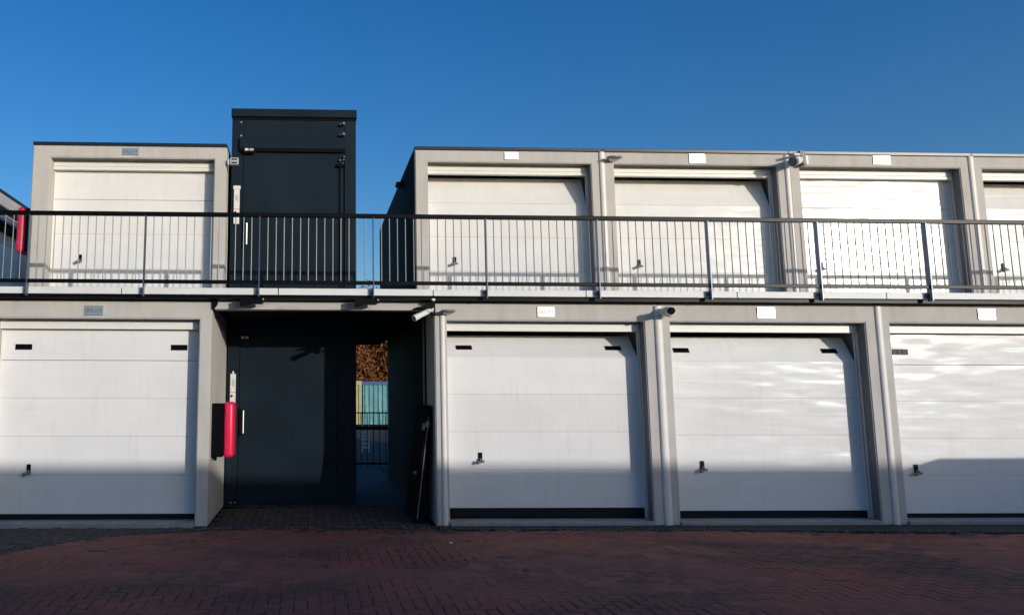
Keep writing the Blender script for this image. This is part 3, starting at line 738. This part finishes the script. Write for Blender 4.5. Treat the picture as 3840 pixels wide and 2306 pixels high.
# ------------------------------------------------------------------ what shows through the passage
t = thing('steel_fence', 'black barred fence behind the passage', 'fence', (1.5, 19.0, 0))
for z, h in ((1.262, 0.030), (0.90, 0.075), (0.08, 0.05)):
    g = G(); g.box(-2.5, 5.5, 18.98, 19.02, z-h/2, z+h/2); g.build('rail', 'black', t)
g = G(); g.box(-0.009, 0.009, 18.99, 19.01, 0.0, 1.255); b0 = g.build('bar', 'black', t, origin=(0, 0, 0)); b0.location = -world_loc(t)
for k in range(54):
    x_ = -2.45 + k*0.148
    if k == 0: b0.location.x = x_-1.5
    else: copy_part(b0, x_)
def container(label, x0, x1, y0, h, m, band):
    t = thing('shipping_container', label, 'container', ((x0+x1)/2, y0, 0), 'containers behind the passage')
    g = G(); pts = []; x = x0; k = 0
    while x < x1-0.01:
        pts += [(x, y0+(0 if k % 2 else 0.07)), (min(x+0.10, x1), y0+(0 if k % 2 else 0.07))]; x += 0.13; k += 1
    pts += [(x1, y0+2.4), (x0, y0+2.4)]
    g.prism(pts, 'z', 0.14, h-0.2); g.build('corrugated_wall', m, t)
    g = G(); g.box(x0-0.02, x1+0.02, y0-0.02, y0+2.42, h-0.199, h); g.build('roof_rail', band, t)
    g = G(); g.box(x0, x1, y0, y0+2.4, 0, 0.139); g.build('base_rail', 'black', t)
    for x_ in (x0, x1-0.09):
        g = G(); g.box(x_, x_+0.09, y0-0.018, y0-0.001, 0.14, h-0.2); g.build('corner_post', m, t)
container('pale yellow container seen through the passage gap', -0.6, 3.07, 46.0, 2.62, 'yellow', 'yellow')
container('teal container with blue top rail seen through the passage gap', 3.14, 9.1, 46.0, 2.60, 'teal', 'blue_band')
t = thing('slatted_pallet', 'white slatted pallet upright behind the fence', 'pallet', (1.72, 24.0, 0))
for k in range(6):
    z = 0.12 + k*0.11
    g = G(); g.box(1.60, 1.84, 24.0, 24.03, z, z+0.065); g.build('slat', 'frame_white', t)
for x_ in (1.60, 1.80):
    g = G(); g.box(x_, x_+0.04, 24.031, 24.08, 0.0, 0.80); g.build('upright', 'frame_white', t)

def tree(label, x, y, h, rad, nleaf, seed):
    rn = random.Random(seed)
    t = thing('beech_tree', label, 'tree', (x, y, 0), 'autumn trees behind the passage')
    g = G(); g.cyl((x, y, -0.05), (x+0.1, y, h*0.45), 0.22, 0.14, 12); g.build('trunk', 'bark', t, smooth=True)
    tips = []
    for k in range(14):
        a = rn.uniform(0, 6.28); z0 = h*rn.uniform(0.16, 0.45); L = rad*rn.uniform(0.6, 1.0)
        q = Vector((x+math.cos(a)*L, y+math.sin(a)*L, z0+rn.uniform(0.3, 0.5)*h)); p = Vector((x+0.06, y, z0))
        g = G(); g.cyl(p, q, 0.07, 0.02, 7); g.build('limb', 'bark', t); tips.append((p, q))
    V, Fc = [], []
    for k in range(nleaf):
        p, q = rn.choice(tips); c = p.lerp(q, rn.uniform(0.3, 1.1)) + Vector((rn.gauss(0, .55), rn.gauss(0, .55), rn.gauss(0, .5)))
        u = Vector((rn.gauss(0, 1), rn.gauss(0, 1), rn.gauss(0, 1))).normalized(); w = u.orthogonal().normalized(); s = rn.uniform(.07, .15)
        n0 = len(V); V += [c-u*s, c+w*s*.6, c+u*s, c-w*s*.6]; Fc.append((n0, n0+1, n0+2, n0+3))
    lo = world_loc(t)
    me = bpy.data.meshes.new('crown'); me.from_pydata([v-lo for v in V], [], Fc); me.materials.append(MT['leaf'])
    o = bpy.data.objects.new('crown', me); COL.objects.link(o); o.parent = t
tree('brown-leaved autumn tree behind the teal container', 4.3, 53, 8.5, 3.6, 26000, 3)
tree('brown-leaved autumn tree behind the yellow container', 1.0, 55, 8.0, 3.4, 16000, 5)

# ------------------------------------------------------------------ out of frame: what shades the yard
t = thing('unseen_garage_block', 'unseen tall garage block across the yard that shades the paving', 'building', (14, -9.5, 0))
g = G(); g.box(-6, 46, -15.0, -8.45, 0, 4.34); g.build('wall', 'plaster', t)
g = G(); g.box(-6.03, 46.03, -15.03, -8.42, 4.341, 4.40); g.build('roof_trim', 'trim', t)
for k in range(17):
    for z in (0.06,):
        g = G(); g.box(-5.6+k*UW, -5.6+k*UW+2.55, -8.448, -8.42, z, z+2.9, 0.01); g.build('garage_door', 'frame_white', t)
t = thing('shadow_van', 'unseen grey van added on the right for its shadow', 'van', (12.9, 5.6, 0))  # out of view, added to cast the sharper shadow edge at right
prof = [(10.35, 0.32), (10.32, 0.75), (10.40, 0.9), (10.62, 1.05), (11.36, 1.57), (11.48, 1.63), (15.0, 1.65), (15.15, 1.55), (15.25, 0.9), (15.2, 0.32)]
g = G(); g.prism(prof, 'y', 4.75, 6.35); bmesh.ops.bevel(g.bm, geom=g.bm.edges[:], offset=0.04, segments=2, affect='EDGES'); g.build('body', 'van_paint', t, smooth=True)
for x_ in (11.25, 14.3):
    for y0_ in (4.70, 6.20):
        g = G(); g.cyl((x_, y0_, 0.32), (x_, y0_+0.2, 0.32), 0.32, seg=28); wv = g.build('wheel', 'tyre', t, smooth=True)
        yy = y0_-0.004 if y0_ < 5 else y0_+0.204
        g = G(); g.cyl((x_, yy-0.003, 0.32), (x_, yy+0.003, 0.32), 0.2, seg=24); g.build('rim', 'alu', wv)
for y_ in (4.742, 6.358):
    for a, b in ((11.6, 12.5), (12.6, 13.7)):
        g = G(); g.box(a, b, y_-0.006, y_+0.006, 1.05, 1.5, 0.004); g.build('window', 'glass_dark', t)
